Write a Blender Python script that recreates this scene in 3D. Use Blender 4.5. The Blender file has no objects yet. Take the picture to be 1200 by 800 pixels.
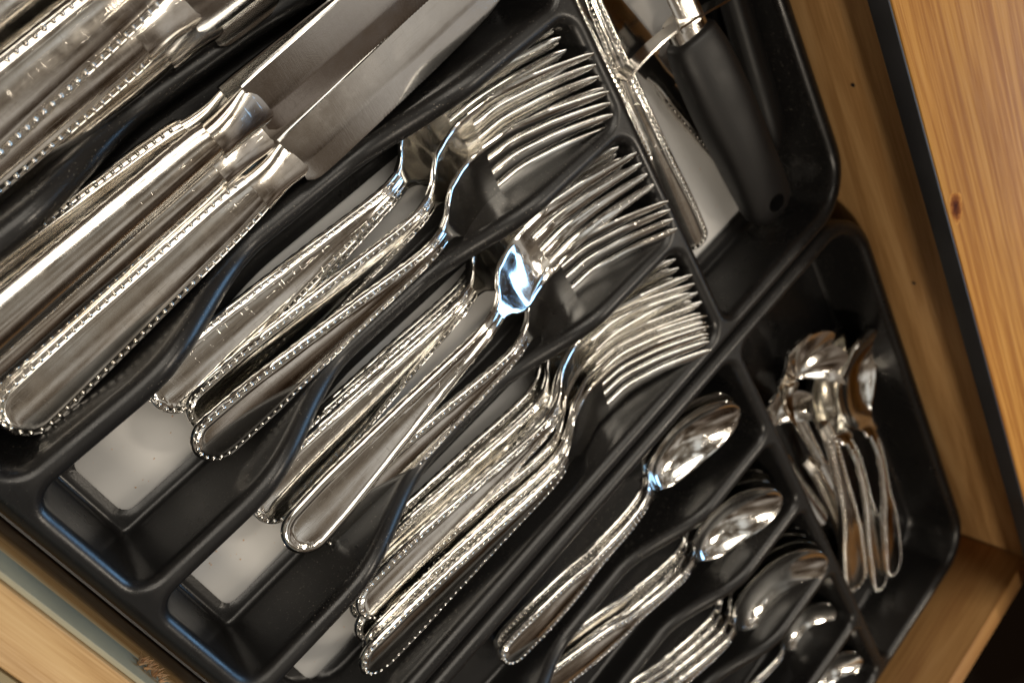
import bpy, bmesh, math, random
import numpy as np
from mathutils import Vector, Matrix

random.seed(7)
S = bpy.context.scene
COL = S.collection

# ------------------------------------------------------------------ camera
CAM = (0.0, 0.0, 0.289)
cam_d = bpy.data.cameras.new("camera")
cam = bpy.data.objects.new("camera", cam_d)
COL.objects.link(cam)
RIGHT = Vector((0.66567755, -0.46972195, 0.57985747))
DOWN = Vector((-0.66383377, -0.72768908, 0.17260743))
FWD = Vector((0.34087845, -0.49982987, -0.79622358))
m = Matrix.Identity(4)
for i in range(3):
    m[i][0] = RIGHT[i]; m[i][1] = -DOWN[i]; m[i][2] = -FWD[i]; m[i][3] = CAM[i]
cam.matrix_world = m
cam_d.sensor_width = 36.0
cam_d.lens = 30.0
cam_d.clip_start = 0.01
cam_d.clip_end = 50.0
cam_d.dof.use_dof = True
cam_d.dof.focus_distance = 0.272
cam_d.dof.aperture_fstop = 11.5
S.camera = cam

# ------------------------------------------------------------------ world: dim warm kitchen ambience
w = bpy.data.worlds.new("World"); S.world = w
w.use_nodes = True
nt = w.node_tree; nt.nodes.clear()
out = nt.nodes.new('ShaderNodeOutputWorld')
bg = nt.nodes.new('ShaderNodeBackground')
tc = nt.nodes.new('ShaderNodeTexCoord')
sep = nt.nodes.new('ShaderNodeSeparateXYZ')
ramp = nt.nodes.new('ShaderNodeValToRGB')
nt.links.new(tc.outputs['Generated'], sep.inputs[0])
nt.links.new(sep.outputs['Z'], ramp.inputs[0])
e = ramp.color_ramp.elements
e[0].position = 0.0; e[0].color = (0.030, 0.023, 0.018, 1)
e[1].position = 1.0; e[1].color = (0.30, 0.28, 0.25, 1)
x = e.new(0.35); x.color = (0.085, 0.062, 0.046, 1)
x = e.new(0.75); x.color = (0.23, 0.195, 0.16, 1)
# soft bright and dark noise patches, added so the flat steel has something to reflect
rn = nt.nodes.new('ShaderNodeTexNoise'); rn.inputs['Scale'].default_value = 4.4; rn.inputs['Detail'].default_value = 2.5
rn.inputs['Roughness'].default_value = 0.55
nt.links.new(tc.outputs['Generated'], rn.inputs['Vector'])
rr_ = nt.nodes.new('ShaderNodeValToRGB'); nt.links.new(rn.outputs['Fac'], rr_.inputs[0])
q = rr_.color_ramp.elements
q[0].position = 0.38; q[0].color = (0.20, 0.145, 0.10, 1)
q[1].position = 0.63; q[1].color = (3.2, 3.5, 3.8, 1)
z_ = q.new(0.52); z_.color = (1.0, 0.92, 0.82, 1)
mu = nt.nodes.new('ShaderNodeMix'); mu.data_type = 'RGBA'; mu.blend_type = 'MULTIPLY'; mu.inputs[0].default_value = 1.0
nt.links.new(ramp.outputs[0], mu.inputs[6]); nt.links.new(rr_.outputs[0], mu.inputs[7])
nt.links.new(mu.outputs[2], bg.inputs[0])
bg.inputs[1].default_value = 0.75
nt.links.new(bg.outputs[0], out.inputs[0])

# ------------------------------------------------------------------ kitchen lamp and window, plus added fill and reflection lights
def area(name, loc, target, size, energy, color, size_y=None):
    d = bpy.data.lights.new(name, 'AREA')
    d.energy = energy; d.color = color; d.size = size
    if size_y:
        d.shape = 'RECTANGLE'; d.size_y = size_y
    o = bpy.data.objects.new(name, d); COL.objects.link(o)
    o.location = loc
    o.rotation_euler = (Vector(target) - Vector(loc)).to_track_quat('-Z', 'Y').to_euler()
    return o
C0 = (0.12, -0.15, 0.0)
area("ceiling_or_fill_light", (0.95, -0.85, 1.75), C0, 0.22, 8.0, (1.0, 0.88, 0.72))
area("ceiling_or_fill_light", (-0.85, -0.55, 1.35), C0, 0.18, 8.0, (1.0, 0.87, 0.70))  # added low fill light, placed to graze and brighten the back panel
area("ceiling_or_fill_light", (0.35, 0.38, 1.75), C0, 1.4, 8.0, (1.0, 0.91, 0.78), 0.32)  # added long panel, gives curved steel a bright stripe
area("ceiling_or_fill_light", (0.35, 1.05, 1.75), C0, 1.4, 9.5, (1.0, 0.91, 0.78), 0.36)  # second added panel for another stripe of reflection on the steel
area("window_light", (2.1, -1.25, 0.85), C0, 0.95, 21.0, (0.32, 0.62, 1.0), 0.85)

S.view_settings.view_transform = 'Standard'
S.view_settings.look = 'None'
S.view_settings.exposure = 0.0
S.view_settings.gamma = 1.0
S.view_settings.use_curve_mapping = False
S.render.engine = 'CYCLES'
S.cycles.max_bounces = 8
S.cycles.glossy_bounces = 6
S.cycles.sample_clamp_indirect = 6.0
S.render.resolution_x = 1024
S.render.resolution_y = 682

# ------------------------------------------------------------------ materials
def newmat(name):
    mt = bpy.data.materials.new(name); mt.use_nodes = True
    n = mt.node_tree.nodes; l = mt.node_tree.links
    return mt, n, l, n['Principled BSDF']

def noise(n, l, vec, scale, detail=3, rough=0.5, dist=0.0):
    t = n.new('ShaderNodeTexNoise')
    t.inputs['Scale'].default_value = scale
    t.inputs['Detail'].default_value = detail
    t.inputs['Roughness'].default_value = rough
    t.inputs['Distortion'].default_value = dist
    l.new(vec, t.inputs['Vector'])
    return t.outputs['Fac']

def mapr(n, l, v, a, b, c, d):
    t = n.new('ShaderNodeMapRange')
    l.new(v, t.inputs[0])
    for i, q in enumerate((a, b, c, d)):
        t.inputs[1 + i].default_value = q
    return t.outputs[0]

def ramp_node(n, l, v, stops):
    t = n.new('ShaderNodeValToRGB'); l.new(v, t.inputs[0])
    el = t.color_ramp.elements
    el[0].position, el[0].color = stops[0][0], (*stops[0][1], 1)
    el[1].position, el[1].color = stops[-1][0], (*stops[-1][1], 1)
    for p, c in stops[1:-1]:
        q = el.new(p); q.color = (*c, 1)
    return t.outputs[0]

def mapping(n, l, vec, scale, rot=(0, 0, 0)):
    t = n.new('ShaderNodeMapping'); l.new(vec, t.inputs[0])
    t.inputs['Scale'].default_value = scale
    t.inputs['Rotation'].default_value = rot
    return t.outputs[0]

def bump(n, l, h, strength, dist, prev=None):
    t = n.new('ShaderNodeBump')
    t.inputs['Strength'].default_value = strength
    t.inputs['Distance'].default_value = dist
    l.new(h, t.inputs['Height'])
    if prev is not None:
        l.new(prev, t.inputs['Normal'])
    return t.outputs[0]

def steel(name, base, tarnish, r0, r1, scratch=0.25, brushed=False):
    mt, n, l, b = newmat(name)
    tc = n.new('ShaderNodeTexCoord').outputs['Object']
    info = n.new('ShaderNodeObjectInfo').outputs['Random']
    add = n.new('ShaderNodeVectorMath'); add.operation = 'ADD'
    l.new(tc, add.inputs[0]); l.new(info, add.inputs[1])
    v = add.outputs[0]
    cl = noise(n, l, v, 60, 4, 0.6)
    mix = n.new('ShaderNodeMix'); mix.data_type = 'RGBA'
    l.new(mapr(n, l, cl, 0.42, 0.72, 0, 1), mix.inputs[0])
    mix.inputs[6].default_value = (*base, 1); mix.inputs[7].default_value = (*tarnish, 1)
    l.new(mix.outputs[2], b.inputs['Base Color'])
    b.inputs['Metallic'].default_value = 1.0
    sm = noise(n, l, v, 130, 5, 0.65)
    l.new(mapr(n, l, sm, 0.3, 0.75, r0, r1), b.inputs['Roughness'])
    if brushed:
        br = noise(n, l, mapping(n, l, v, (5200, 60, 800), (0, 0, 0.35)), 1.0, 3, 0.6)
        nb = bump(n, l, br, 0.16, 0.00004)
    else:
        nb = None
    # hairline scratches in two directions and small dings
    s1 = noise(n, l, mapping(n, l, v, (70, 6500, 900), (0, 0, 0.35)), 1.0, 1, 0.5)
    s2 = noise(n, l, mapping(n, l, v, (6500, 110, 900), (0, 0, 0.6)), 1.0, 1, 0.5)
    mx = n.new('ShaderNodeMath'); mx.operation = 'MAXIMUM'
    l.new(mapr(n, l, s1, 0.69, 0.76, 0, 1), mx.inputs[0])
    l.new(mapr(n, l, s2, 0.71, 0.78, 0, 1), mx.inputs[1])
    nb = bump(n, l, mx.outputs[0], scratch * 0.45, 0.00003, nb)
    wv = noise(n, l, v, 240, 3, 0.6)
    nb = bump(n, l, wv, 0.05, 0.00018, nb)
    fs = noise(n, l, v, 2300, 2, 0.6)
    nb = bump(n, l, fs, 0.06, 0.00008, nb)
    l.new(nb, b.inputs['Normal'])
    return mt

M = {}
M['steel'] = steel('polished_steel', (0.84, 0.825, 0.79), (0.74, 0.71, 0.66), 0.05, 0.17, 0.6)
M['steel_dull'] = steel('tarnished_steel', (0.78, 0.755, 0.71), (0.62, 0.56, 0.48), 0.09, 0.22, 0.35)
M['blade'] = steel('brushed_blade', (0.74, 0.73, 0.71), (0.70, 0.69, 0.67), 0.08, 0.15, 0.15, True)

def plastic(name, base, rough, speck):
    mt, n, l, b = newmat(name)
    tc = n.new('ShaderNodeTexCoord').outputs['Object']
    d = noise(n, l, tc, 1500, 2, 0.5)
    d2 = noise(n, l, tc, 9, 3, 0.6)
    msk = n.new('ShaderNodeMath'); msk.operation = 'MULTIPLY'
    l.new(mapr(n, l, d, 0.80 - speck, 0.86 - speck, 0, 1), msk.inputs[0])
    l.new(mapr(n, l, d2, 0.45, 0.66, 0.05, 0.8), msk.inputs[1])
    mix = n.new('ShaderNodeMix'); mix.data_type = 'RGBA'
    l.new(msk.outputs[0], mix.inputs[0])
    mix.inputs[6].default_value = (*base, 1); mix.inputs[7].default_value = (0.30, 0.27, 0.23, 1)
    l.new(mix.outputs[2], b.inputs['Base Color'])
    sm = noise(n, l, tc, 45, 4, 0.6)
    l.new(mapr(n, l, sm, 0.3, 0.75, rough - 0.07, rough + 0.10), b.inputs['Roughness'])
    g = noise(n, l, tc, 1400, 2, 0.5)
    nb = bump(n, l, g, 0.12, 0.0003)
    sc = noise(n, l, mapping(n, l, tc, (60, 1800, 300), (0, 0, 0.3)), 1.0, 1, 0.5)
    nb = bump(n, l, mapr(n, l, sc, 0.70, 0.76, 0, 1), 0.10, 0.0002, nb)
    l.new(nb, b.inputs['Normal'])
    b.inputs['Specular IOR Level'].default_value = 0.5
    return mt
M['plastic'] = plastic('black_tray_plastic', (0.010, 0.0096, 0.0096), 0.31, 0.132)
M['rubber'] = plastic('black_grip_rubber', (0.0055, 0.005, 0.005), 0.5, 0.0)

def wood(name, c_dark, c_mid, c_light, grain_axis, rough, ring=120, spec=0.3, seed=0.0, stretch=0.07):
    mt, n, l, b = newmat(name)
    tc = n.new('ShaderNodeTexCoord').outputs['Object']
    off = n.new('ShaderNodeVectorMath'); off.operation = 'ADD'
    l.new(tc, off.inputs[0]); off.inputs[1].default_value = (seed, seed * 1.7, seed * 0.6)
    v = off.outputs[0]
    sc = [1, 1, 1]; sc[grain_axis] = stretch
    vec = mapping(n, l, v, sc)
    wv = noise(n, l, vec, ring, 3, 0.45, 0.6)
    fine = [1500, 1500, 1500]; fine[grain_axis] = 30
    fb = noise(n, l, mapping(n, l, v, fine), 1.0, 3, 0.6)
    mm = n.new('ShaderNodeMath'); mm.operation = 'ADD'
    l.new(mapr(n, l, wv, 0.25, 0.75, 0, 0.8), mm.inputs[0])
    l.new(mapr(n, l, fb, 0.3, 0.7, 0, 0.42), mm.inputs[1])
    col = ramp_node(n, l, mm.outputs[0], [(0.15, c_light), (0.5, c_mid), (0.85, c_dark)])
    big = noise(n, l, mapping(n, l, v, [3 if i == grain_axis else 14 for i in range(3)]), 1.0, 2, 0.5)
    hue = n.new('ShaderNodeHueSaturation')
    l.new(col, hue.inputs['Color'])
    l.new(mapr(n, l, big, 0.3, 0.7, 0.82, 1.15), hue.inputs['Value'])
    l.new(hue.outputs[0], b.inputs['Base Color'])
    l.new(mapr(n, l, fb, 0.3, 0.7, rough, rough + 0.15), b.inputs['Roughness'])
    b.inputs['Specular IOR Level'].default_value = spec
    nb = bump(n, l, mm.outputs[0], 0.25, 0.0004)
    nb = bump(n, l, noise(n, l, v, 160, 4, 0.6), 0.12, 0.0008, nb)
    l.new(nb, b.inputs['Normal'])
    return mt
M['pine_top'] = wood('varnished_pine', (0.33, 0.138, 0.030), (0.48, 0.235, 0.056), (0.54, 0.285, 0.078), 1, 0.5, 300, spec=0.07, stretch=0.022)
M['drawer_wood_y'] = wood('drawer_wood', (0.38, 0.20, 0.072), (0.54, 0.31, 0.125), (0.62, 0.38, 0.17), 1, 0.42, 110, seed=3.1)
M['drawer_wood_x'] = wood('drawer_wood_side', (0.33, 0.16, 0.055), (0.46, 0.25, 0.09), (0.54, 0.31, 0.13), 0, 0.42, 60, seed=5.3)
M['pale_pine'] = wood('pale_pine', (0.40, 0.23, 0.09), (0.56, 0.36, 0.165), (0.64, 0.44, 0.22), 1, 0.36, 110, seed=8.2)

def simple(name, base, rough, var=0.12, scale=60, bstr=0.08):
    mt, n, l, b = newmat(name)
    tc = n.new('ShaderNodeTexCoord').outputs['Object']
    f = noise(n, l, tc, scale, 4, 0.6)
    hue = n.new('ShaderNodeHueSaturation')
    hue.inputs['Color'].default_value = (*base, 1)
    l.new(mapr(n, l, f, 0.3, 0.7, 1 - var, 1 + var), hue.inputs['Value'])
    l.new(hue.outputs[0], b.inputs['Base Color'])
    l.new(mapr(n, l, f, 0.3, 0.7, rough, rough + 0.12), b.inputs['Roughness'])
    l.new(bump(n, l, noise(n, l, tc, scale * 12, 3, 0.6), bstr, 0.0003), b.inputs['Normal'])
    return mt
M['white_floor'] = simple('white_laminate', (0.55, 0.545, 0.535), 0.55, 0.07, 22, 0.05)
M['gap_shade'] = simple('gap_shade_black', (0.014, 0.014, 0.016), 0.5, 0.3, 40)  # black for the shaded gap strip, reused on the nails
M['green_strip'] = simple('grey_green_lacquer', (0.32, 0.295, 0.20), 0.5, 0.12, 30)
M['olive'] = simple('olive_tan_paint', (0.26, 0.22, 0.13), 0.5, 0.1, 30)
M['raw_wood'] = simple('bare_splintered_wood', (0.62, 0.38, 0.20), 0.7, 0.3, 400, 0.4)
def knot_mat():
    mt, n, l, b = newmat('pine_knot')
    tc = n.new('ShaderNodeTexCoord').outputs['Object']
    ln = n.new('ShaderNodeVectorMath'); ln.operation = 'LENGTH'
    l.new(mapping(n, l, tc, (200, 128, 0)), ln.inputs[0])
    ad = n.new('ShaderNodeMath'); ad.operation = 'ADD'
    l.new(ln.outputs['Value'], ad.inputs[0])
    l.new(mapr(n, l, noise(n, l, tc, 420, 4, 0.6), 0.2, 0.8, -0.3, 0.3), ad.inputs[1])
    l.new(ramp_node(n, l, ad.outputs[0], [(0.1, (0.05, 0.012, 0.004)), (0.45, (0.13, 0.036, 0.009)), (0.8, (0.34, 0.13, 0.030)), (1.0, (0.50, 0.245, 0.064))]), b.inputs['Base Color'])
    b.inputs['Roughness'].default_value = 0.7; b.inputs['Specular IOR Level'].default_value = 0.02
    return mt
M['knot'] = knot_mat()

# ------------------------------------------------------------------ mesh helpers
def mesh_obj(name, verts, faces, mat, parent=None, smooth=True, auto=None):
    me = bpy.data.meshes.new(name)
    me.from_pydata([tuple(map(float, v)) for v in verts], [], [tuple(f) for f in faces])
    me.materials.append(mat)
    if smooth:
        me.polygons.foreach_set('use_smooth', [True] * len(me.polygons))
    me.update()
    if auto is not None:
        me.set_sharp_from_angle(angle=math.radians(auto))
    o = bpy.data.objects.new(name, me); COL.objects.link(o)
    if parent is not None:
        o.parent = parent
    return o

def tag(o, label=None, cat=None, group=None, kind=None):
    if label: o['label'] = label
    if cat: o['category'] = cat
    if group: o['group'] = group
    if kind: o['kind'] = kind
    return o

def empty(name):
    o = bpy.data.objects.new(name, None); COL.objects.link(o)
    o.empty_display_size = 0.02
    return o

def copy_tree(o, parent=None):
    c = o.copy(); COL.objects.link(c)
    if parent is not None:
        c.parent = parent
    for ch in list(o.children):
        copy_tree(ch, c)
    return c

def smooth_interp(xs, ys):
    xs = np.array(xs, float); ys = np.array(ys, float)
    h = np.diff(xs); dl = np.diff(ys) / h
    mm = np.zeros_like(ys)
    mm[0], mm[-1] = dl[0], dl[-1]
    for i in range(1, len(xs) - 1):
        if dl[i - 1] * dl[i] > 0:
            w1 = 2 * h[i] + h[i - 1]; w2 = h[i] + 2 * h[i - 1]
            mm[i] = (w1 + w2) / (w1 / dl[i - 1] + w2 / dl[i])
    def f(q):
        q = np.clip(np.asarray(q, float), xs[0], xs[-1])
        i = np.clip(np.searchsorted(xs, q) - 1, 0, len(xs) - 2)
        t = (q - xs[i]) / h[i]
        return ((2*t**3 - 3*t**2 + 1) * ys[i] + (t**3 - 2*t**2 + t) * h[i] * mm[i]
                + (-2*t**3 + 3*t**2) * ys[i+1] + (t**3 - t**2) * h[i] * mm[i+1])
    return f

def loft(s, U, Y, ZT, ZB):
    """closed skin from stations s, top surface (Y, ZT) and bottom (Y, ZB); Y, ZT, ZB are (ns, nu) arrays"""
    ns, nu = Y.shape
    ring = 2 * nu
    V = np.zeros((ns, ring, 3))
    V[:, :nu, 0] = s[:, None]; V[:, :nu, 1] = Y; V[:, :nu, 2] = ZT
    V[:, nu:, 0] = s[:, None]; V[:, nu:, 1] = Y[:, ::-1]; V[:, nu:, 2] = ZB[:, ::-1]
    F = []
    for i in range(ns - 1):
        a = i * ring; b = a + ring
        for j in range(ring):
            k = (j + 1) % ring
            F.append((a + j, b + j, b + k, a + k))
    F.append(tuple(range(ring)))
    F.append(tuple((ns - 1) * ring + j for j in reversed(range(ring))))
    return V.reshape(-1, 3), F

def join(parts):
    V = []; F = []; o = 0
    for v, f in parts:
        V.extend([tuple(q) for q in v]); F.extend([tuple(i + o for i in q) for q in f]); o += len(v)
    return V, F

def bead_dome(c, r, nrm=(0, 0, 1), flip=1):
    V = []; F = []; seg = 8
    for (pr, pz) in ((1.0, -0.25), (0.92, 0.38), (0.58, 0.80)):
        for k in range(seg):
            a = 2 * math.pi * k / seg
            V.append((c[0] + r * pr * math.cos(a), c[1] + r * pr * math.sin(a), c[2] + flip * r * pz))
    V.append((c[0], c[1], c[2] + flip * r * 1.0))
    for q in range(2):
        for k in range(seg):
            F.append((q*seg + k, q*seg + (k+1) % seg, (q+1)*seg + (k+1) % seg, (q+1)*seg + k))
    for k in range(seg):
        F.append((2*seg + k, 2*seg + (k+1) % seg, 3*seg))
    if flip < 0:
        F = [tuple(reversed(f)) for f in F]
    return V, F

def box(x0, x1, y0, y1, z0, z1):
    V = [(x, y, z) for x in (x0, x1) for y in (y0, y1) for z in (z0, z1)]
    F = [(0, 1, 3, 2), (4, 6, 7, 5), (0, 4, 5, 1), (2, 3, 7, 6), (0, 2, 6, 4), (1, 5, 7, 3)]
    return V, F

def bevel_obj(o, wd, seg=2):
    bm = bmesh.new(); bm.from_mesh(o.data)
    bmesh.ops.bevel(bm, geom=list(bm.edges), offset=wd, segments=seg, profile=0.5, affect='EDGES')
    bm.to_mesh(o.data); bm.free()
    o.data.polygons.foreach_set('use_smooth', [True] * len(o.data.polygons))
    o.data.set_sharp_from_angle(angle=math.radians(40))

# ------------------------------------------------------------------ the moulded trays
RIM = 0.034; FLOOR = 0.0025
def sstep(a, b, x):
    t = np.clip((x - a) / (b - a), 0, 1)
    return t * t * (3 - 2 * t)
def smin(a, b, k):
    h = np.clip(0.5 + 0.5 * (b - a) / k, 0, 1)
    return b * (1 - h) + a * h - k * h * (1 - h)
def smax(a, b, k):
    return -smin(-a, -b, k)

def build_tray(name, div, xf, xb, xe, holes, dip_depth=0.0180, R=0.026):
    """div: list of (y_front, y_back) divider centre lines, from high y to low y"""
    nd = len(div)
    def ydiv(k, x):
        t = sstep(0.0, 0.065, x)
        return div[k][0] * (1 - t) + div[k][1] * t
    near = [0, .6, 1.2, 1.8, 2.4, 2.9, 3.3, 3.65, 3.95, 4.15, 4.3, 4.5, 4.8, 5.2, 5.7, 6.5, 7.5, 8.7, 10, 11.5, 13, 14, 15, 16.5, 18.5]
    near = [q * 1e-3 for q in near]
    # x lines
    xs = set()
    for c, lo, hi in ((xf, True, True), (xb, True, True), (xe, True, True)):
        for q in near:
            xs.add(round(c - q, 6)); xs.add(round(c + q, 6))
    q = xf
    while q < xe:
        if min(abs(q - c) for c in (xf, xb, xe)) > 0.019: xs.add(round(q, 6))
        q += 0.0022
    for q in np.arange(xe - 0.032, xe - 0.018, 0.0013): xs.add(round(q, 6))
    xs = np.array(sorted(v for v in xs if xf - 0.0095 <= v <= xe + 0.0095))
    # v lines: (segment k, fraction) via reference widths
    vs = []
    for k in range(nd - 1):
        wd = abs(div[k][0] - div[k+1][0])
        pos = [p for p in near if p < wd / 2]
        pp = set(round(p, 6) for p in pos) | set(round(wd - p, 6) for p in pos)
        g = 0.0205
        while g < wd - 0.0205: pp.add(round(g, 6)); g += 0.0022
        pp = sorted(pp)
        for p in pp:
            if k > 0 and p == 0: continue
            vs.append((k, p / wd))
    X = xs[:, None] * np.ones((1, len(vs)))
    K = np.array([k for k, f in vs]); Fr = np.array([f for k, f in vs])
    YD = np.stack([ydiv(k, xs) for k in range(nd)], 1)         # nx, nd
    Y = YD[:, K] * (1 - Fr) + YD[:, K + 1] * Fr
    # outer strips beyond first / last divider
    ex = [p for p in near if 0 < p <= 0.0087]
    left = np.stack([YD[:, 0] + p for p in reversed(ex)], 1)
    right = np.stack([YD[:, -1] - p for p in ex], 1)
    ne = len(ex)
    Y = np.concatenate([left, Y, right], 1)
    X = xs[:, None] * np.ones((1, Y.shape[1]))
    Kf = np.concatenate([np.zeros(ne, int), K, np.full(ne, nd - 2)])
    y0 = YD[:, :1]; y1 = YD[:, -1:]
    # cell distances
    a = np.take_along_axis(YD, np.broadcast_to(Kf[None, :], Y.shape), 1) - Y
    b = Y - np.take_along_axis(YD, np.broadcast_to(Kf[None, :] + 1, Y.shape), 1)
    def rrect(qx, qy, r):
        cx = np.maximum(r - qx, 0); cy = np.maximum(r - qy, 0)
        dd = r - np.hypot(cx, cy)
        return np.where((qx < r) & (qy < r), dd, np.minimum(qx, qy))
    front = X < xb
    qx = np.where(front, np.minimum(X - xf, xb - X), np.minimum(X - xb, xe - X))
    qyc = np.minimum(a, b)
    qyb = np.minimum(y0 - Y, Y - y1)
    qy = np.where(front, qyc, qyb)
    din = rrect(qx, qy, 0.0105)
    dout = rrect(np.minimum(X - xf, xe - X), np.minimum(y0 - Y, Y - y1), R)
    d = np.minimum(din, dout)
    outside = dout < 0
    ad = np.where(outside, -dout, np.maximum(d, 0))
    # local rim height with the finger dip on inner dividers
    g = sstep(0.008, 0.062, X) * (1 - sstep(0.098, 0.152, X))
    inner_div = np.ones_like(X)
    nearest_outer = np.minimum(np.abs(Y - y0), np.abs(Y - y1)) < 0.012
    top = RIM - dip_depth * g * np.where(nearest_outer, 0.0, 1.0) * inner_div
    # half-round rim of radius rr, then a steeply drafted wall down to the floor
    rr = 0.0043
    slope = np.where(outside, 24.0, 8.5)
    at = rr * slope / np.sqrt(1 + slope ** 2)
    zt = -rr + np.sqrt(np.maximum(rr * rr - at * at, 0))
    prof = np.where(ad < at, -rr + np.sqrt(np.maximum(rr * rr - np.minimum(ad, at) ** 2, 0)), zt - (ad - at) * slope)
    low = np.where(outside, 0.003, FLOOR)
    Z = smax(top + prof, low, np.where(outside, 0.004, 0.012))
    # floor openings: list of (k or 'back', x0, x1, inset)
    keep = np.ones_like(X, bool)
    hs = np.full_like(X, 1.0)
    for h in holes:
        if h[0] == 'back':
            _, hx0, hx1, hy0, hy1 = h
            qx2 = np.minimum(X - hx0, hx1 - X); qy2 = np.minimum(hy0 - Y, Y - hy1)
            act = (X > xb)
        else:
            k, hx0, hx1, ins = h
            qx2 = np.minimum(X - hx0, hx1 - X); qy2 = np.minimum(a, b) - ins
            act = (Kf[None, :] == k) & front
        sd = rrect(qx2, qy2, 0.0042)              # >0 inside the opening
        hs = np.where(act & (np.abs(sd) < np.abs(hs)), -sd, hs)
    # snap to hole edge
    gx = np.gradient(hs, axis=0) / np.maximum(np.gradient(X, axis=0), 1e-6)
    gy = np.gradient(hs, axis=1) / np.minimum(np.gradient(Y, axis=1), -1e-6)
    gl = np.hypot(gx, gy) + 1e-6
    snap = np.abs(hs) < 0.0009
    X2 = np.where(snap, X - hs * gx / gl, X); Y2 = np.where(snap, Y - hs * gy / gl, Y)
    hs2 = np.where(snap, 0.0, hs)
    Z = Z - 0.0010 * (1 - sstep(0.0, 0.0020, hs2))
    # faces
    nx, nv = X.shape
    idx = np.arange(nx * nv).reshape(nx, nv)
    dc = (dout[:-1, :-1] + dout[1:, 1:] + dout[1:, :-1] + dout[:-1, 1:]) / 4
    hc = (hs2[:-1, :-1] + hs2[1:, 1:] + hs2[1:, :-1] + hs2[:-1, 1:]) / 4
    ok = (dc > -0.0060) & (hc > -1e-5)
    f = np.stack([idx[:-1, :-1], idx[:-1, 1:], idx[1:, 1:], idx[1:, :-1]], -1)[ok]
    V = np.stack([X2, Y2, Z], -1).reshape(-1, 3)
    used = np.unique(f); rm = np.full(len(V), -1); rm[used] = np.arange(len(used))
    return mesh_obj(name, V[used], rm[f].tolist(), M['plastic'])

XF, XB, XE = -0.0403, 0.2015, 0.3085
LD = [(0.078, 0.081), (0.0245, 0.0285), (-0.0290, -0.0235), (-0.0835, -0.0750), (-0.1348, -0.1262), (-0.1882, -0.1825), (-0.2390, -0.2390)]
ltray = build_tray('cutlery_tray', LD, XF, XB, XE,
                   [(k, XF + 0.0135, 0.150, 0.0128) for k in (3, 4, 5)] + [('back', XB + 0.022, XE - 0.022, 0.06, -0.222)])
tag(ltray, 'larger black plastic cutlery tray holding the table knives and forks', 'cutlery tray', 'drawer organiser trays')
RD = [(-0.2488, -0.2488), (-0.3070, -0.3070), (-0.3600, -0.3600), (-0.4155, -0.4155), (-0.4700, -0.4700), (-0.5255, -0.5255)]
rtray = build_tray('cutlery_tray', RD, XF, XB, XE, [])
tag(rtray, 'black plastic cutlery tray holding spoons, set alongside the fork tray', 'cutlery tray', 'drawer organiser trays')

# ------------------------------------------------------------------ the drawer
drawer = empty('wooden_drawer'); drawer.location = (0, 0, 0)
tag(drawer, 'wooden drawer with white bottom and pine sides round the black trays', 'drawer')
o = mesh_obj('drawer_bottom', *box(-0.0505, 0.3175, -0.5345, 0.12, -0.010, 0.0), M['white_floor'], drawer, False)
o = mesh_obj('back_panel', *box(0.318, 0.334, -0.551, 0.12, -0.012, 0.066), M['drawer_wood_y'], drawer, False); bevel_obj(o, 0.0012)
bp = o
for (ny, nz) in ((-0.185, 0.046), (-0.305, 0.046)):
    V = [(-0.0006, 0, 0)] + [(-0.0002, 0.0011 * math.cos(2*math.pi*k/10), 0.0011 * math.sin(2*math.pi*k/10)) for k in range(10)]
    nl = mesh_obj('nail', V, [(0, 1 + (k+1) % 10, 1 + k) for k in range(10)], M['gap_shade'], bp)
    nl.location = (0.318, ny, nz)
o = mesh_obj('side_panel', *box(-0.0508, 0.3176, -0.551, -0.535, -0.012, 0.066), M['drawer_wood_x'], drawer, False); bevel_obj(o, 0.0012)
fp = mesh_obj('front_panel', *box(-0.0665, -0.0512, -0.551, 0.12, -0.012, 0.060), M['pale_pine'], drawer, False); bevel_obj(fp, 0.0012)
o = mesh_obj('lacquer_strip', *box(-0.0511, -0.0495, -0.53, 0.115, 0.041, 0.0588), M['green_strip'], fp, False); bevel_obj(o, 0.0005)
o = mesh_obj('facing_board', *box(-0.088, -0.0674, -0.551, 0.12, -0.012, 0.0575), M['olive'], drawer, False); bevel_obj(o, 0.001)
# torn splinter on the front panel's inner face
rs = random.Random(3)
V = []; F = []
for i in range(26):
    y = -0.138 - 0.0105 * rs.random(); z = 0.0465 + 0.007 * (rs.random() - 0.5)
    ln = 0.003 + 0.004 * rs.random(); a = rs.uniform(-0.5, 0.5); t = 0.0009
    bx, bz = -0.0492, z
    k = len(V)
    V += [(bx, y, bz - t), (bx, y, bz + t), (bx + 0.0030, y + ln * math.sin(a), bz + ln * 0.4), (bx + 0.0008, y + t, bz + t * 2)]
    F += [(k, k+1, k+2), (k+1, k+3, k+2), (k, k+2, k+3), (k, k+3, k+1)]
mesh_obj('torn_splinter', V, F, M['raw_wood'], fp, False)

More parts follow.
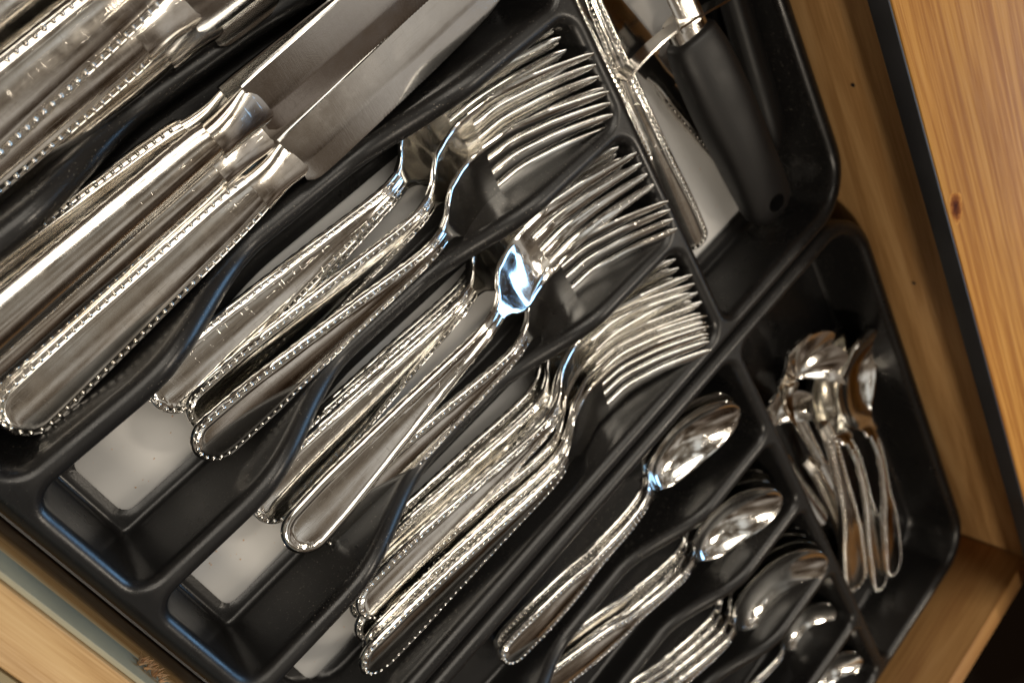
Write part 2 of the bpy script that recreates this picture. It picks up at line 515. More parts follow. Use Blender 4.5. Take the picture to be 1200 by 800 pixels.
# pine worktop edge above the drawer's back
top = empty('pine_worktop'); top.location = (0.288, -0.25, 0.095)
tag(top, 'varnished pine board with dark gap-shade strip and a knot above the drawer back', 'board')
o = mesh_obj('board', *box(0.0004, 0.16, -0.42, 0.40, -0.0088, 0.0), M['pine_top'], top, False); bevel_obj(o, 0.0006)
o = mesh_obj('gap_shade', *box(-0.0012, 0.0, -0.42, 0.40, -0.0088, -0.0004), M['gap_shade'], top, False); bevel_obj(o, 0.0004)  # black strip stands for the shaded gap between board and drawer back
V = [(0, 0, 0.00012)]; F = []
for ring, (sc_, zz_) in enumerate(((0.35, 0.00012), (0.7, 0.00012), (1.0, 0.00012))):
    for k in range(24):
        a = 2 * math.pi * k / 24; rr = sc_ * (1 + 0.14 * math.sin(3 * a + 1) + 0.08 * math.sin(5 * a))
        V.append((0.0050 * rr * math.cos(a), 0.0078 * rr * math.sin(a), zz_))
for k in range(24):
    j_ = (k + 1) % 24
    F.append((0, 1 + k, 1 + j_))
    for r_ in range(2):
        F.append((1 + 24*r_ + k, 25 + 24*r_ + k, 25 + 24*r_ + j_, 1 + 24*r_ + j_))
kn_ = mesh_obj('knot', V, F, M['knot'], top); kn_.location = (0.0062, 0.016, 0)


# ------------------------------------------------------------------ cutlery prototypes (local x = length, handle end at 0)
def handle_mesh(wf, zf, sn, r_end, thick=0.0022, beads=True, s_b1=None, back=True, bead_r=0.00078, pitch=0.0028, relief_on=True, round_k=0.0, panel=False):
    """returns (V,F) of the handle skin and (V,F) of the bead border"""
    t = np.linspace(0, 1, 15)
    s = np.concatenate([r_end * (1 - np.cos(t * math.pi / 2)), np.linspace(r_end, sn, 46)[1:]])
    s[0] = 1e-5
    def W(q):
        q = np.asarray(q, float)
        e = np.sqrt(np.clip(1 - np.clip(1 - q / r_end, 0, 1) ** 2.2, 0, 1))
        return wf(q) * e
    u = np.array([-1, -.985, -.95, -.91, -.87, -.82, -.76, -.71, -.66, -.60, -.53, -.45, -.3, -.15])
    U = np.concatenate([u, [0], -u[::-1]])
    wv = np.maximum(W(s), 5e-5)
    Y = wv[:, None] * U[None, :]
    so = np.concatenate([r_end * (1 - np.cos(np.linspace(0, 1, 60) * math.pi / 2)), np.linspace(r_end, sn + 0.004, 160)])
    ox = np.concatenate([so, so]); oy = np.concatenate([W(so), -W(so)])
    SX = np.repeat(s[:, None], len(U), 1)
    D = np.sqrt((SX[..., None] - ox) ** 2 + (Y[..., None] - oy) ** 2).min(-1) * 1e3
    if relief_on:
        rel = np.interp(D, [0, .15, .45, .75, .95, 2.15, 2.35, 2.75, 3.2, 30], [-.8, -.3, .30, .34, -.05, -.05, .32, .34, .02, .02]) * 1e-3
    else:
        rel = np.interp(D, [0, .2, .8, 2, 30], [-.7, -.2, .05, .1, .1]) * 1e-3
    fade = np.clip((wv - 0.0022) / 0.002, 0.25, 1)[:, None]
    dome = (0.0012 + round_k) * (1 - U[None, :] ** 2) * np.clip(wv[:, None] / 0.006, 0, 1)
    zc = zf(s)[:, None]
    ZT = zc + rel * fade + dome
    if panel:
        ZT = zc + (np.interp(D, [0, .3, 1.0, 1.8, 2.6, 3.0, 3.4, 30], [-.8, -.1, .45, .6, .55, .35, -.25, -.25]) * 1e-3) * fade + 0.5 * dome
    bk = np.interp(D, [0, .25, .8, 1.6, 2.6, 3.0, 3.4, 30], [.95, 1.5, 2.05, 2.3, 2.3, 2.1, 1.5, 1.5]) * 1e-3 if back else 0.001 + 0 * D
    ZB = zc - bk * (thick / 0.0022) - round_k * (1 - U[None, :] ** 2)
    sk = loft(s, U, Y, ZT, ZB)
    bd = None
    if beads:
        s_b1 = s_b1 or sn - 0.004
        off = 0.00155
        # offset curve: walk the outline, move inwards
        qs = np.concatenate([r_end * (1 - np.cos(np.linspace(0, 1, 200) * math.pi / 2)), np.linspace(r_end, s_b1, 900)[1:]])
        pts = np.stack([qs, W(qs)], 1)
        tg = np.gradient(pts, axis=0); tg /= np.linalg.norm(tg, axis=1)[:, None] + 1e-12
        nrm = np.stack([tg[:, 1], -tg[:, 0]], 1)
        off_a = np.minimum(off, np.maximum(W(qs), 1e-4) * 0.45 + (qs < r_end) * 1.0)
        ip = pts + nrm * off_a[:, None]
        ip = ip[ip[:, 1] >= 0]
        seg = np.concatenate([[0], np.cumsum(np.linalg.norm(np.diff(ip, axis=0), axis=1))])
        parts = []
        nb = int(seg[-1] / pitch)
        for k in range(nb + 1):
            dd = k * pitch
            px = np.interp(dd, seg, ip[:, 0]); py = np.interp(dd, seg, ip[:, 1])
            wloc = float(W(px)); uu = py / max(wloc, 1e-4)
            zz = float(zf(px)) + (0.0012 + round_k) * (1 - min(1, uu * uu)) * min(1, wloc / 0.006) + 0.0
            rr = bead_r * (1.0 if px < sn * 0.7 else 0.86)
            for sg in ((1, -1) if py > 1e-4 else (1,)):
                parts.append(bead_dome((px, sg * py, zz), rr))
        bd = join(parts)
    return sk, bd

FL = 0.195
_a, _h = -0.002, 0.0158
fork_z = smooth_interp([0, .05, .15, .28, .40, .47, .53, .59, .655, .72, .79, .88, 1.0],
                       [0, .1*_a, .45*_a, .8*_a, _a, _a, .8*_a - .06*_h, -.36*_h + .2*_a, -.76*_h, -_h, -_h, -.70*_h, 0.0])
def fz(s): return fork_z(np.asarray(s) / FL)
fork_w = smooth_interp([0, .012, .022, .045, .07, .09, .103, .112, .1165, .1205, .125, .132, .150],
                       [.0096, .0099, .0098, .0083, .0063, .0046, .0037, .0034, .0050, .0090, .0115, .0122, .0126])
SN = 0.113
def make_fork(mat, plain=False):
    root = empty('dinner_fork')
    sk, bd = handle_mesh(fork_w, fz, SN, 0.0095, beads=not plain, panel=plain)
    h = mesh_obj('handle', *sk, mat, root, auto=65)
    if bd: mesh_obj('bead_border', *bd, mat, h)
    # head plate
    s = np.concatenate([np.linspace(SN - 0.0004, 0.127, 22), np.linspace(0.127, 0.1455, 12)[1:]])
    u = np.array([-1, -.96, -.86, -.6, -.3, 0, .3, .6, .86, .96, 1])
    wv = fork_w(s); wv[0] *= 0.985
    Y = wv[:, None] * u[None, :]
    curve = 0.0016 * np.clip((wv - .0034) / .0088, 0, 1)
    edge = np.interp(np.abs(u), [0, .86, .96, 1], [0, 0, -.0002, -.0006])
    ZT = fz(s)[:, None] + curve[:, None] * (u ** 2)[None, :] + edge[None, :] + 0.0006 * np.clip(1 - (s - SN) / .012, 0, 1)[:, None]
    tk = np.interp(s, [SN, .13, .1455], [.0030, .0024, .0019])[:, None]
    ZB = ZT - tk - 2 * edge[None, :]
    hd = mesh_obj('head', *loft(s, u, Y, ZT, ZB), mat, root, auto=60)
    for k in range(4):
        c0 = (k - 1.5) * 0.0066; c1 = (k - 1.5) * 0.0054
        s = np.concatenate([np.linspace(0.1448, 0.187, 16), 0.187 + 0.008 * np.sin(np.linspace(0.15, 1, 7) * math.pi / 2)])
        tt = (s - 0.1448) / (FL - 0.1448)
        hwv = np.interp(tt, [0, .1, .6, .85, .95, 1], [.0030, .0028, .0023, .0018, .0014, .0005])
        cc = c0 * (1 - tt) + c1 * tt
        u = np.array([-1, -.8, -.4, 0, .4, .8, 1])
        Y = cc[:, None] + hwv[:, None] * u[None, :]
        ed = np.interp(np.abs(u), [0, .4, .8, 1], [0, -.00005, -.0003, -.0007]) 
        ZT = fz(s)[:, None] + 0.0016 * (Y / 0.0122) ** 2 + ed[None, :] * np.clip(hwv / .0018, .3, 1)[:, None]
        tk = np.interp(tt, [0, .6, 1], [.0020, .0017, .0008])[:, None]
        ZB = ZT - tk - 2 * ed[None, :] * np.clip(hwv / .0018, .3, 1)[:, None] * (tk / .0020)
        mesh_obj('tine', *loft(s, u, Y, ZT, ZB), mat, hd, auto=60)
    return root

def make_spoon(name, L, bowl, bw, depth, wend, mat, pitch=0.0023, plain=False):
    root = empty(name)
    sn = L - bowl - 0.004
    zf0 = smooth_interp([0, .06 * L, .2 * L, .45 * L, sn - .012, sn, sn + .008, L - bowl * .55, L],
                        [0, .0002, .0008, .0008, 0, -.003, -.007, -.0065, 0.0])
    wfh = smooth_interp([0, .012, .022, .045, sn * .6, sn * .85, sn],
                        [wend, wend * 1.02, wend, wend * .82, wend * .48, wend * .34, .0027])
    sk, bd = handle_mesh(wfh, zf0, sn, 0.0085, beads=not plain, pitch=pitch, bead_r=0.0008)
    h = mesh_obj('handle', *sk, mat, root, auto=65)
    if bd: mesh_obj('bead_border', *bd, mat, h)
    t = np.concatenate([np.linspace(0, .85, 30), .85 + .15 * np.sin(np.linspace(0, 1, 14)[1:] * math.pi / 2)])
    s = sn - 0.0004 + t * (L - sn + 0.0004)
    q = np.clip((s - (L - bowl)) / bowl, 0, 1)
    egg = np.sqrt(np.clip(1 - np.abs((q - .54) / np.where(q < .54, .56, .46)) ** 2.15, 0, 1))
    wv = np.maximum(bw * egg, .0026 * np.clip((1 - q) * 8, 0.02, 1))
    u = np.linspace(-1, 1, 25)
    u = np.sign(u) * (1 - (1 - np.abs(u)) ** 1.25)
    Y = wv[:, None] * u[None, :]
    B = np.clip(np.sin(np.clip(q, 0, 1) ** .85 * math.pi), 0, 1) ** .75
    prof = (1 - np.abs(u) ** 2.3)
    rimr = np.interp(np.abs(u), [0, .9, .97, 1], [0, 0, .0001, -.0003])
    ZT = zf0(s)[:, None] - depth * B[:, None] * prof[None, :] + rimr[None, :] + 0.0008 * np.clip(1 - q * 9, 0, 1)[:, None] * (1 - u ** 2)[None, :]
    tk = np.interp(t, [0, .12, 1], [.0030, .0018, .0013])[:, None] * np.interp(np.abs(u), [0, .95, 1], [1, 1, .45])[None, :]
    mesh_obj('bowl', *loft(s, u, Y, ZT, ZT - tk), mat, root, auto=60)
    return root

def make_knife(name, mat, matb, plain=False):
    root = empty(name)
    hl = 0.0935; dl = hl - 0.105
    zf0 = lambda s: 0 * np.asarray(s, float)
    if plain:
        wf = smooth_interp([0, .012, .03, .06, .09, hl], [.0066, .0071, .0070, .0066, .0062, .0058]); rk = .0018
    else:
        wf = smooth_interp([0, .012, .03, .06, .09, hl], [.0088, .0092, .0090, .0083, .0073, .0067]); rk = .0005
    sk, bd = handle_mesh(wf, zf0, hl, 0.0085, beads=not plain, s_b1=hl - .002, back=True, bead_r=0.0008, pitch=0.0028, relief_on=not plain, round_k=rk)
    h = mesh_obj('handle', *sk, mat, root, auto=65)
    if bd: mesh_obj('bead_border', *bd, mat, h)
    # bolster: an oval collar between handle and blade
    s = np.linspace(hl - .0006, .127 + dl, 26); tt = (s - s[0]) / (s[-1] - s[0])
    hw_ = smooth_interp([0, .15, .4, .7, 1], [.0058 if plain else .0067, .0058 if plain else .0063, .0060, .0066, .0068])(tt)
    th = .0007 + (.0026 if plain else .0014) * (1 - sstep(.05, .98, tt))
    u = np.array([-1, -.95, -.85, -.65, -.4, -.2, 0, .2, .4, .65, .85, .95, 1])
    Y = hw_[:, None] * u[None, :] - 0.0005
    pr = np.sqrt(np.clip(1 - np.abs(u) ** 2.8, 0, 1)) * .9 + .1
    mesh_obj('bolster', *loft(s, u, Y, th[:, None] * pr[None, :], -th[:, None] * pr[None, :]), mat, root, auto=60)
    # blade with ground edge and fine teeth
    s = np.concatenate([np.linspace(.1195, .150, 16), np.arange(.1503, .204, .00045), .204 + .016 * np.sin(np.linspace(0, 1, 16) * math.pi / 2)])
    spine = np.interp(s, [.1195, .125, .19, .205, .214, .2185, .220], [.0069, .0072, .0076, .0064, .0030, -.0030, -.0052])
    edge = smooth_interp([.1195, .1205, .122, .126, .15, .18, .20, .212, .218, .2201],
                         [-.0086, -.0096, -.0106, -.0112, -.0118, -.0122, -.0118, -.0104, -.0082, -.0056])(s)
    teeth = np.where((s > .152) & (s < .203), .00028 * (np.arange(len(s)) % 3 == 0), 0)
    u = np.array([0, .03, .10, .22, .36, .40, .5, .65, .8, .92, .98, 1.0])
    Y = edge[:, None] * (1 - u[None, :]) + spine[:, None] * u[None, :] + teeth[:, None] * (u[None, :] < .01)
    pr = np.interp(u, [0, .03, .38, .42, .98, 1], [.00008, .00014, .00066, .00072, .00085, .0006])
    fl = np.interp(s, [.1195, .21, .2201], [1.25, .9, .35])
    mesh_obj('blade', *loft(s + dl, u, Y, fl[:, None] * pr[None, :], -fl[:, None] * pr[None, :]), matb, root, auto=25)
    return root

def place(root, E, T, roll, L):
    E = Vector(E); T = Vector(T)
    X = (T - E); ln = X.length; X.normalize()
    Yv = Vector((0, 0, 1)).cross(X).normalized()
    Zv = X.cross(Yv)
    R = Matrix((X, Yv, Zv)).transposed().to_4x4() @ Matrix.Rotation(math.radians(roll), 4, 'X')
    sc = ln / L
    root.matrix_world = Matrix.Translation(E) @ R @ Matrix.Diagonal((sc, sc, sc, 1))

fork_a = make_fork(M['steel'])
fork_p = make_fork(M['steel'], True)
used = {}
def put(proto, L, E, T, roll, label, cat, group, key):
    if key not in used:
        o = proto; used[key] = 1
    else:
        o = copy_tree(proto)
    place(o, E, T, roll, L)
    for k in ('label', 'category', 'group'):
        if k in o: del o[k]
    tag(o, label, cat, group)
    return o

def fork(E, T, roll, label, group):
    return put(fork_a, FL, E, T, roll, label, 'fork', group, 'fork')

GA = 'forks in the slot beside the knives'
GB = 'forks in the middle fork slot'
GC = 'forks in the slot beside the spoons'
# slot A
fork((0.0030, -0.0960, 0.0145), (0.1960, -0.0880, 0.0260), 8, 'beaded dinner fork on top of the stack lying along the knife slot divider', GA)
fork((0.0045, -0.0975, 0.0110), (0.1970, -0.0900, 0.0225), 14, 'second fork down in the stack along the knife slot divider', GA)
fork((0.0085, -0.1020, 0.0080), (0.1975, -0.0895, 0.0180), 3, 'third fork down in the stack along the knife slot divider', GA)
fork((0.0071, -0.1097, 0.0120), (0.1980, -0.1015, 0.0350), 20, 'dinner fork leaning behind the frontmost fork of the slot beside the knives', GA)
fork((0.0015, -0.1160, 0.0185), (0.1955, -0.1165, 0.0360), 20, 'frontmost fork beside the knives, handle end resting low near the white floor', GA)
# slot B
fork((0.0011, -0.1490, 0.0170), (0.1950, -0.1360, 0.0300), 6, 'beaded fork in the middle slot, its head under the plain handled fork', GB)
fork((0.0080, -0.1480, 0.0125), (0.1960, -0.1350, 0.0250), 1, 'fork pressed against the divider in the middle slot, second layer down', GB)
fork((0.0150, -0.1485, 0.0080), (0.1970, -0.1350, 0.0200), 10, 'lowest fork of the stack in the middle slot', GB)
fork((0.0112, -0.1772, 0.0120), (0.1985, -0.1690, 0.0380), 14, 'fork beneath the plain handled fork, its tines spread out to the right', GB)
put(fork_p, FL, (0.0015, -0.1620, 0.0245), (0.1955, -0.1440, 0.0385), 2, 'fork with a plain unbeaded handle on top of the middle slot', 'fork', GB, 'fork_p')
# slot C
fork((-0.0107, -0.2225, 0.0250), (0.1860, -0.2265, 0.0410), 20, 'rightmost fork leaning over beside the spoon tray', GC)
fork((-0.0050, -0.2200, 0.0220), (0.1885, -0.2222, 0.0395), 24, 'fork nested directly behind the rightmost fork beside the spoon tray', GC)
fork((-0.0035, -0.2150, 0.0190), (0.1900, -0.2190, 0.0370), 14, 'third fork in from the spoon tray, under the two nested ones', GC)
fork((0.0028, -0.2060, 0.0220), (0.1955, -0.2068, 0.0355), 8, 'fork with brown reflecting handle in the middle of the slot beside the spoons', GC)
fork((0.0010, -0.2075, 0.0165), (0.1925, -0.2100, 0.0330), 20, 'fork just below the brown reflecting one in the slot beside the spoons', GC)
fork((0.0060, -0.2035, 0.0150), (0.1960, -0.1990, 0.0300), 4, 'fork along the divider in the slot nearest the spoons, upper layer', GC)
fork((0.0090, -0.2010, 0.0100), (0.1975, -0.1965, 0.0240), 12, 'fork along the divider in the slot nearest the spoons, bottom layer', GC)

# spoons
SL, SB = 0.158, 0.055
sp = make_spoon('dessert_spoon', SL, SB, 0.0170, 0.0080, 0.0085, M['steel'])
SLb, SBb = 0.172, 0.064
spb = make_spoon('table_spoon', SLb, SBb, 0.0215, 0.0090, 0.0092, M['steel'])
TL, TB = 0.135, 0.046
ts = make_spoon('tea_spoon', TL, TB, 0.0145, 0.0070, 0.0075, M['steel'])
GS = 'spoons in the spoon tray'
def spoon(E, T, roll, label): return put(sp, SL, E, T, roll, label, 'spoon', GS, 'sp')
def bspoon(E, T, roll, label): return put(spb, SLb, E, T, roll, label, 'spoon', GS, 'spb')
def tspoon(E, T, roll, label, g=GS): return put(ts, TL, E, T, roll, label, 'spoon', g, 'ts')
spoon((0.0313, -0.2885, 0.0120), (0.1880, -0.2745, 0.0360), 8, 'beaded spoon topmost in the slot right beside the fork tray')
spoon((0.0335, -0.2865, 0.0085), (0.1900, -0.2725, 0.0320), 5, 'spoon nested under the topmost one right beside the fork tray')
spoon((0.0340, -0.3185, 0.0125), (0.1885, -0.3430, 0.0345), 8, 'topmost beaded spoon in the second spoon slot from the forks')
spoon((0.0300, -0.3205, 0.0090), (0.1900, -0.3395, 0.0300), 12, 'second spoon down in the second spoon slot')
spoon((0.0390, -0.3165, 0.0060), (0.1925, -0.3365, 0.0265), 5, 'bottom spoon in the second spoon slot from the forks')
bspoon((0.0300, -0.3720, 0.0140), (0.1950, -0.4035, 0.0375), 8, 'large shiny table spoon on top of the third spoon slot')
bspoon((0.0330, -0.3705, 0.0110), (0.1965, -0.3995, 0.0335), 11, 'second table spoon down in the third spoon slot')
bspoon((0.0290, -0.3690, 0.0080), (0.1970, -0.3965, 0.0295), 5, 'third table spoon down in the third spoon slot')
bspoon((0.0345, -0.3695, 0.0050), (0.1985, -0.3930, 0.0255), 8, 'bottom table spoon in the third spoon slot')
tspoon((0.0850, -0.4420, 0.0100), (0.1950, -0.4590, 0.0250), -4, 'small teaspoon half hidden behind the divider in the fourth spoon slot')
tspoon((0.0800, -0.4950, 0.0100), (0.1960, -0.5120, 0.0260), -4, 'small teaspoon at the bottom right edge, only its bowl showing')

# knives
KL = 0.2085
kn = make_knife('table_knife', M['steel_dull'], M['blade'])
kp = make_knife('table_knife', M['steel_dull'], M['blade'], True)
GK = 'table knives in the knife slots'
def knife(E, T, roll, label): return put(kn, KL, E, T, roll, label, 'knife', GK, 'kn')
def pknife(E, T, roll, label): return put(kp, KL, E, T, roll, label, 'knife', GK, 'kp')
knife((-0.0295, -0.0705, 0.0220), (0.1890, -0.0500, 0.0260), 12, 'beaded table knife lying nearest the forks, full handle and serrated blade showing')
pknife((-0.0335, -0.0470, 0.0350), (0.1850, -0.0310, 0.0375), 21, 'smooth handled table knife on top of the pile, without beads')
knife((-0.0370, -0.0600, 0.0175), (0.1820, -0.0480, 0.0200), 14, 'beaded table knife buried under the smooth handled knife')
knife((-0.0300, -0.0500, 0.0090), (0.1880, -0.0420, 0.0110), 10, 'lowest table knife in the slot next to the forks')
knife((-0.0340, -0.0425, 0.0180), (0.1850, -0.0345, 0.0200), 10, 'beaded table knife squeezed between the smooth handled knife and the divider')
pknife((-0.0360, -0.0545, 0.0240), (0.1830, -0.0400, 0.0280), 10, 'smooth knife lying just under the smooth handled top knife')
knife((-0.0200, -0.0095, 0.0350), (0.1990, 0.0170, 0.0370), 17, 'tarnished table knife with two bead rows in the top left corner')
knife((-0.0320, -0.0160, 0.0290), (0.1870, 0.0010, 0.0330), 20, 'tarnished beaded table knife with blue lit bolster near the top edge')
pknife((-0.0260, -0.0200, 0.0215), (0.1920, -0.0080, 0.0235), 26, 'table knife under the tarnished ones, only its pale edge showing')
knife((-0.0100, 0.0065, 0.0250), (0.2080, 0.0290, 0.0260), 16, 'darker table knife farthest into the top left corner')

# ------------------------------------------------------------------ long pieces lying across the back compartment of the fork tray
GP = 'odd pieces in the back compartment of the fork tray'
svs = make_spoon('serving_spoon', 0.26, 0.075, 0.026, 0.010, 0.0080, M['steel'], pitch=0.0024)
place(svs, (0.2262, -0.2125, 0.0085), (0.2245, 0.0470, 0.0240), -42, 0.26)
tag(svs, 'long beaded handle standing on edge against the fork tray cross wall', 'spoon', GP)
bl = copy_tree(svs); place(bl, (0.2145, -0.1620, 0.0110), (0.2160, 0.0980, 0.0180), -20, 0.26)
tag(bl, 'second long beaded handle wedged between cross wall and the longer one', 'spoon', GP)
bl = copy_tree(kn); place(bl, (0.2830, -0.2255, 0.0060), (0.2125, -0.0370, 0.0080), 0, KL)
tag(bl, 'beaded knife crossing under the thick black handle', 'knife', GP)

def grip(name, L, wf, hf, mat):
    s_ = np.concatenate([.004 * (1 - np.cos(np.linspace(0.02, 1, 8) * math.pi / 2)), np.linspace(.004, L - .003, 26)[1:], L - .003 + .003 * np.sin(np.linspace(0, .97, 6)[1:] * math.pi / 2)])
    en = np.sqrt(np.clip(1 - np.clip(1 - s_ / .012, 0, 1) ** 2.4, 0.02, 1)) * np.sqrt(np.clip(1 - np.clip(1 - (L - s_) / .003, 0, 1) ** 2, .03, 1))
    a = np.linspace(0, math.pi, 15); u = -np.cos(a)
    pr = np.clip(1 - np.abs(u) ** 2.6, 0, 1) ** (1 / 2.6)
    Y = (wf(s_) * en)[:, None] * u[None, :]
    Z = (hf(s_) * en)[:, None] * pr[None, :]
    return loft(s_, u, Y, Z, -Z)
kt = empty('kitchen_tool')
gw = smooth_interp([0, .012, .035, .07, .095, .108], [.0118, .0132, .0135, .0142, .0134, .0112])
gh = smooth_interp([0, .012, .05, .09, .108], [.0070, .0085, .0105, .0095, .0075])
g = mesh_obj('grip', *grip('grip', 0.108, gw, gh, None), M['rubber'], kt, auto=60)
# hanging hole through the grip
cut = mesh_obj('cutter', *[([(0.0125 + .0046 * math.cos(2*math.pi*k/24), .0046 * math.sin(2*math.pi*k/24), z) for z in (-.03, .03) for k in range(24)]),
      [(k, (k+1) % 24, 24 + (k+1) % 24, 24 + k) for k in range(24)] + [tuple(reversed(range(24))), tuple(range(24, 48))]][0:2], M['rubber'])
md = g.modifiers.new('hole', 'BOOLEAN'); md.operation = 'DIFFERENCE'; md.object = cut; md.solver = 'EXACT'
bpy.context.view_layer.update()
dg = bpy.context.evaluated_depsgraph_get()
nm = bpy.data.meshes.new_from_object(g.evaluated_get(dg))
g.modifiers.clear(); g.data = nm
g.data.set_sharp_from_angle(angle=math.radians(50))
bpy.data.objects.remove(cut, do_unlink=True)
# metal collar, tang and thin bent cross plate
u = np.array([-1, -.9, -.5, 0, .5, .9, 1])
s_ = np.linspace(.104, .116, 6)
mesh_obj('collar', *loft(s_, u, np.full((6, 1), .0085) * u, np.full((6, 7), .005) * (1 - .5 * np.abs(u) ** 4), -np.full((6, 7), .005) * (1 - .5 * np.abs(u) ** 4)), M['steel_dull'], kt, auto=50)
s_ = np.linspace(.112, .20, 10)
mesh_obj('tang', *loft(s_, u, np.full((10, 1), .0060) * u, np.full((10, 7), .0070) - .0006 * np.abs(u) ** 6, np.full((10, 7), .0052)), M['steel_dull'], kt, auto=50)
n_ = 24; t_ = np.linspace(-1, 1, n_)
yy = t_ * .040; xx = .114 + .006 * np.tanh(t_ * 2.2) - .004 * t_ ** 2
zz = .004 + .004 * np.tanh(t_ * 3)
V = []; F = []
for i in range(n_):
    for dx, dz in ((0, -.004), (0, .0045), (.0010, .0045), (.0010, -.004)):
        V.append((xx[i] + dx, yy[i], zz[i] + dz))
for i in range(n_ - 1):
    for k in range(4):
        F.append((4*i + k, 4*i + (k+1) % 4, 4*i + 4 + (k+1) % 4, 4*i + 4 + k))
F += [(0, 3, 2, 1), tuple(4*(n_-1) + k for k in range(4))]
mesh_obj('cross_plate', V, F, M['steel_dull'], kt, auto=40)
place(kt, (0.2690, -0.2255, 0.0190), (0.2560, -0.1183, 0.0260), -14, 0.108)
tag(kt, 'thick black rubber handle with round hanging hole and steel cross plate', 'kitchen tool', GP)
kb = mesh_obj('tool_handle', *grip('grip', 0.100, smooth_interp([0, .02, .06, .1], [.0065, .0080, .0075, .0065]), smooth_interp([0, .02, .06, .1], [.005, .0065, .006, .005]), None), M['rubber'], auto=60)
place(kb, (0.2935, -0.2030, 0.0130), (0.2960, -0.1000, 0.0200), 20, 0.100)
tag(kb, 'slim black utensil handle lying against the tray back wall', 'kitchen tool', GP)

# ------------------------------------------------------------------ serving pieces in the back compartment of the spoon tray
GQ = 'serving pieces in the back compartment of the spoon tray'
def make_shell():
    root = empty('shell_spoon')
    L, bowl = 0.150, 0.052
    zf0 = smooth_interp([0, .02, .06, .09, .100], [0, .002, .006, .006, .0035])
    wfh = smooth_interp([0, .012, .03, .06, .1], [.0070, .0072, .0066, .0042, .0026])
    sk, bd = handle_mesh(wfh, zf0, 0.100, .0075, pitch=.0026, bead_r=.0007)
    h = mesh_obj('handle', *sk, M['steel_dull'], root, auto=65)
    mesh_obj('bead_border', *bd, M['steel_dull'], h)
    nr, na = 14, 121
    V = []; F = []
    for side in (0, 1):
        for i in range(nr):
            r = (i / (nr - 1))
            for k in range(na):
                a = (k / (na - 1) * 2 - 1) * math.radians(118)
                lob = abs(math.cos(a * 4.4))
                R = .0180 * (0.86 + .14 * math.cos(a)) * (1 + .16 * lob * r ** 2)
                cx = .119
                x_ = cx + r * R * math.cos(a) * 1.10; y_ = r * R * math.sin(a) * .86
                z_ = .0035 - .0080 * (1 - r ** 2.2) + .0036 * r ** 1.3 * (lob - .6) + (.0014 if a == 0 else 0) * 0
                V.append((x_, y_, z_ - side * .0012))
    o1 = nr * na
    for i in range(nr - 1):
        for k in range(na - 1):
            q = i * na + k
            F.append((q, q + na, q + na + 1, q + 1))
            F.append((o1 + q, o1 + q + 1, o1 + q + na + 1, o1 + q + na))
    for k in range(na - 1):
        q = (nr - 1) * na + k
        F.append((q, o1 + q, o1 + q + 1, q + 1))
    mesh_obj('shell_bowl', V, F, M['steel_dull'], root, auto=70)
    return root
sh = make_shell()
place(sh, (0.2270, -0.4880, 0.0110), (0.2430, -0.2640, 0.0320), -8, 0.150)
tag(sh, 'ornate sugar spoon with scalloped shell bowl in the back of the spoon tray', 'spoon', GQ)
sh2 = copy_tree(sh); place(sh2, (0.2350, -0.4950, 0.0070), (0.2200, -0.2900, 0.0190), 4, 0.150)
tag(sh2, 'second shell bowl spoon underneath the ornate one, mostly hidden', 'spoon', GQ)
q = copy_tree(sp); place(q, (0.2570, -0.5080, 0.0150), (0.2900, -0.3200, 0.0300), 4, SL)
tag(q, 'round bowled spoon lying nearest the drawer back wall', 'spoon', GQ)
q = copy_tree(sp); place(q, (0.2460, -0.5120, 0.0110), (0.2740, -0.3060, 0.0250), 8, SL)
tag(q, 'spoon between the shell spoon and the one nearest the back wall', 'spoon', GQ)
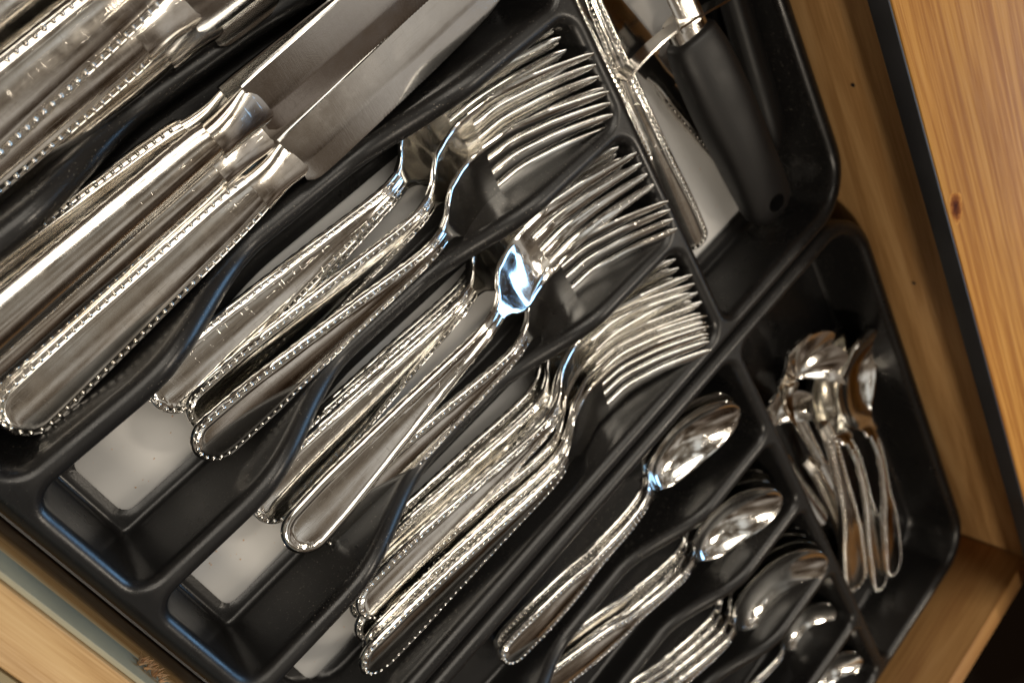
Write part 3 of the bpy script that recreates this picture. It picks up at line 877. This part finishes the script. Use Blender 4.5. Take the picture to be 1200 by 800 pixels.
def make_spreader():
    root = empty('butter_spreader')
    zf0 = lambda s: 0 * np.asarray(s, float) + .001
    sk, bd = handle_mesh(smooth_interp([0, .012, .03, .07], [.0060, .0064, .0058, .0042]), zf0, .070, .006, pitch=.0026, bead_r=.0006)
    h = mesh_obj('handle', *sk, M['steel_dull'], root, auto=65)
    mesh_obj('bead_border', *bd, M['steel_dull'], h)
    s_ = np.concatenate([np.linspace(.0695, .080, 6), np.linspace(.082, .146, 12), [.148, .1494, .150]])
    hw_ = np.interp(s_, [.0695, .08, .145, .148, .150], [.0042, .0072, .0068, .0062, .0045])
    u = np.array([-1, -.9, -.5, 0, .5, .9, 1])
    mesh_obj('blade', *loft(s_, u, hw_[:, None] * u, np.full((len(s_), 7), .0016) - .0005 * np.abs(u) ** 6, np.full((len(s_), 7), .0002)), M['blade'], root, auto=40)
    return root
bs = make_spreader()
place(bs, (0.2110, -0.2950, 0.0090), (0.2170, -0.4020, 0.0220), -10, 0.150)
tag(bs, 'flat butter spreader with squared end beside the spoon slots', 'spreader', GQ)
bs2 = copy_tree(bs); place(bs2, (0.2400, -0.3300, 0.0080), (0.2400, -0.4400, 0.0180), 12, 0.150)
tag(bs2, 'flat butter spreader lying between the shell spoon and the round spoons', 'spreader', GQ)

# ------------------------------------------------------------------ crumbs and grit that gathered in the tray
rc = random.Random(11); V = []; F = []
def crumb(x, y, z, r):
    k = len(V)
    for q in ((1, 0, 0), (-1, 0, 0), (0, 1, 0), (0, -1, 0), (0, 0, 1), (0, 0, -1)):
        j = 0.6 + 0.8 * rc.random()
        V.append((x + q[0] * r * j, y + q[1] * r * j, z + r * 0.6 + q[2] * r * 0.7 * j))
    for f in ((0, 2, 4), (2, 1, 4), (1, 3, 4), (3, 0, 4), (2, 0, 5), (1, 2, 5), (3, 1, 5), (0, 3, 5)):
        F.append(tuple(k + i for i in f))
for i in range(90):
    sl = rc.choice((0, 1, 2))
    yc = (-0.109, -0.1615, -0.2135)[sl]
    crumb(rc.uniform(-0.022, 0.05), yc + rc.uniform(-0.011, 0.011), 0.0, rc.choice((0.00012, 0.00018, 0.0003)))
for i in range(40):
    crumb(rc.uniform(0.228, 0.28), rc.uniform(-0.215, -0.10), 0.0, rc.choice((0.00015, 0.0003)))
tag(mesh_obj('crumbs', V, F, M['raw_wood'], None, False), 'tiny crumbs and grit scattered on the white drawer bottom', 'crumbs', kind='stuff')
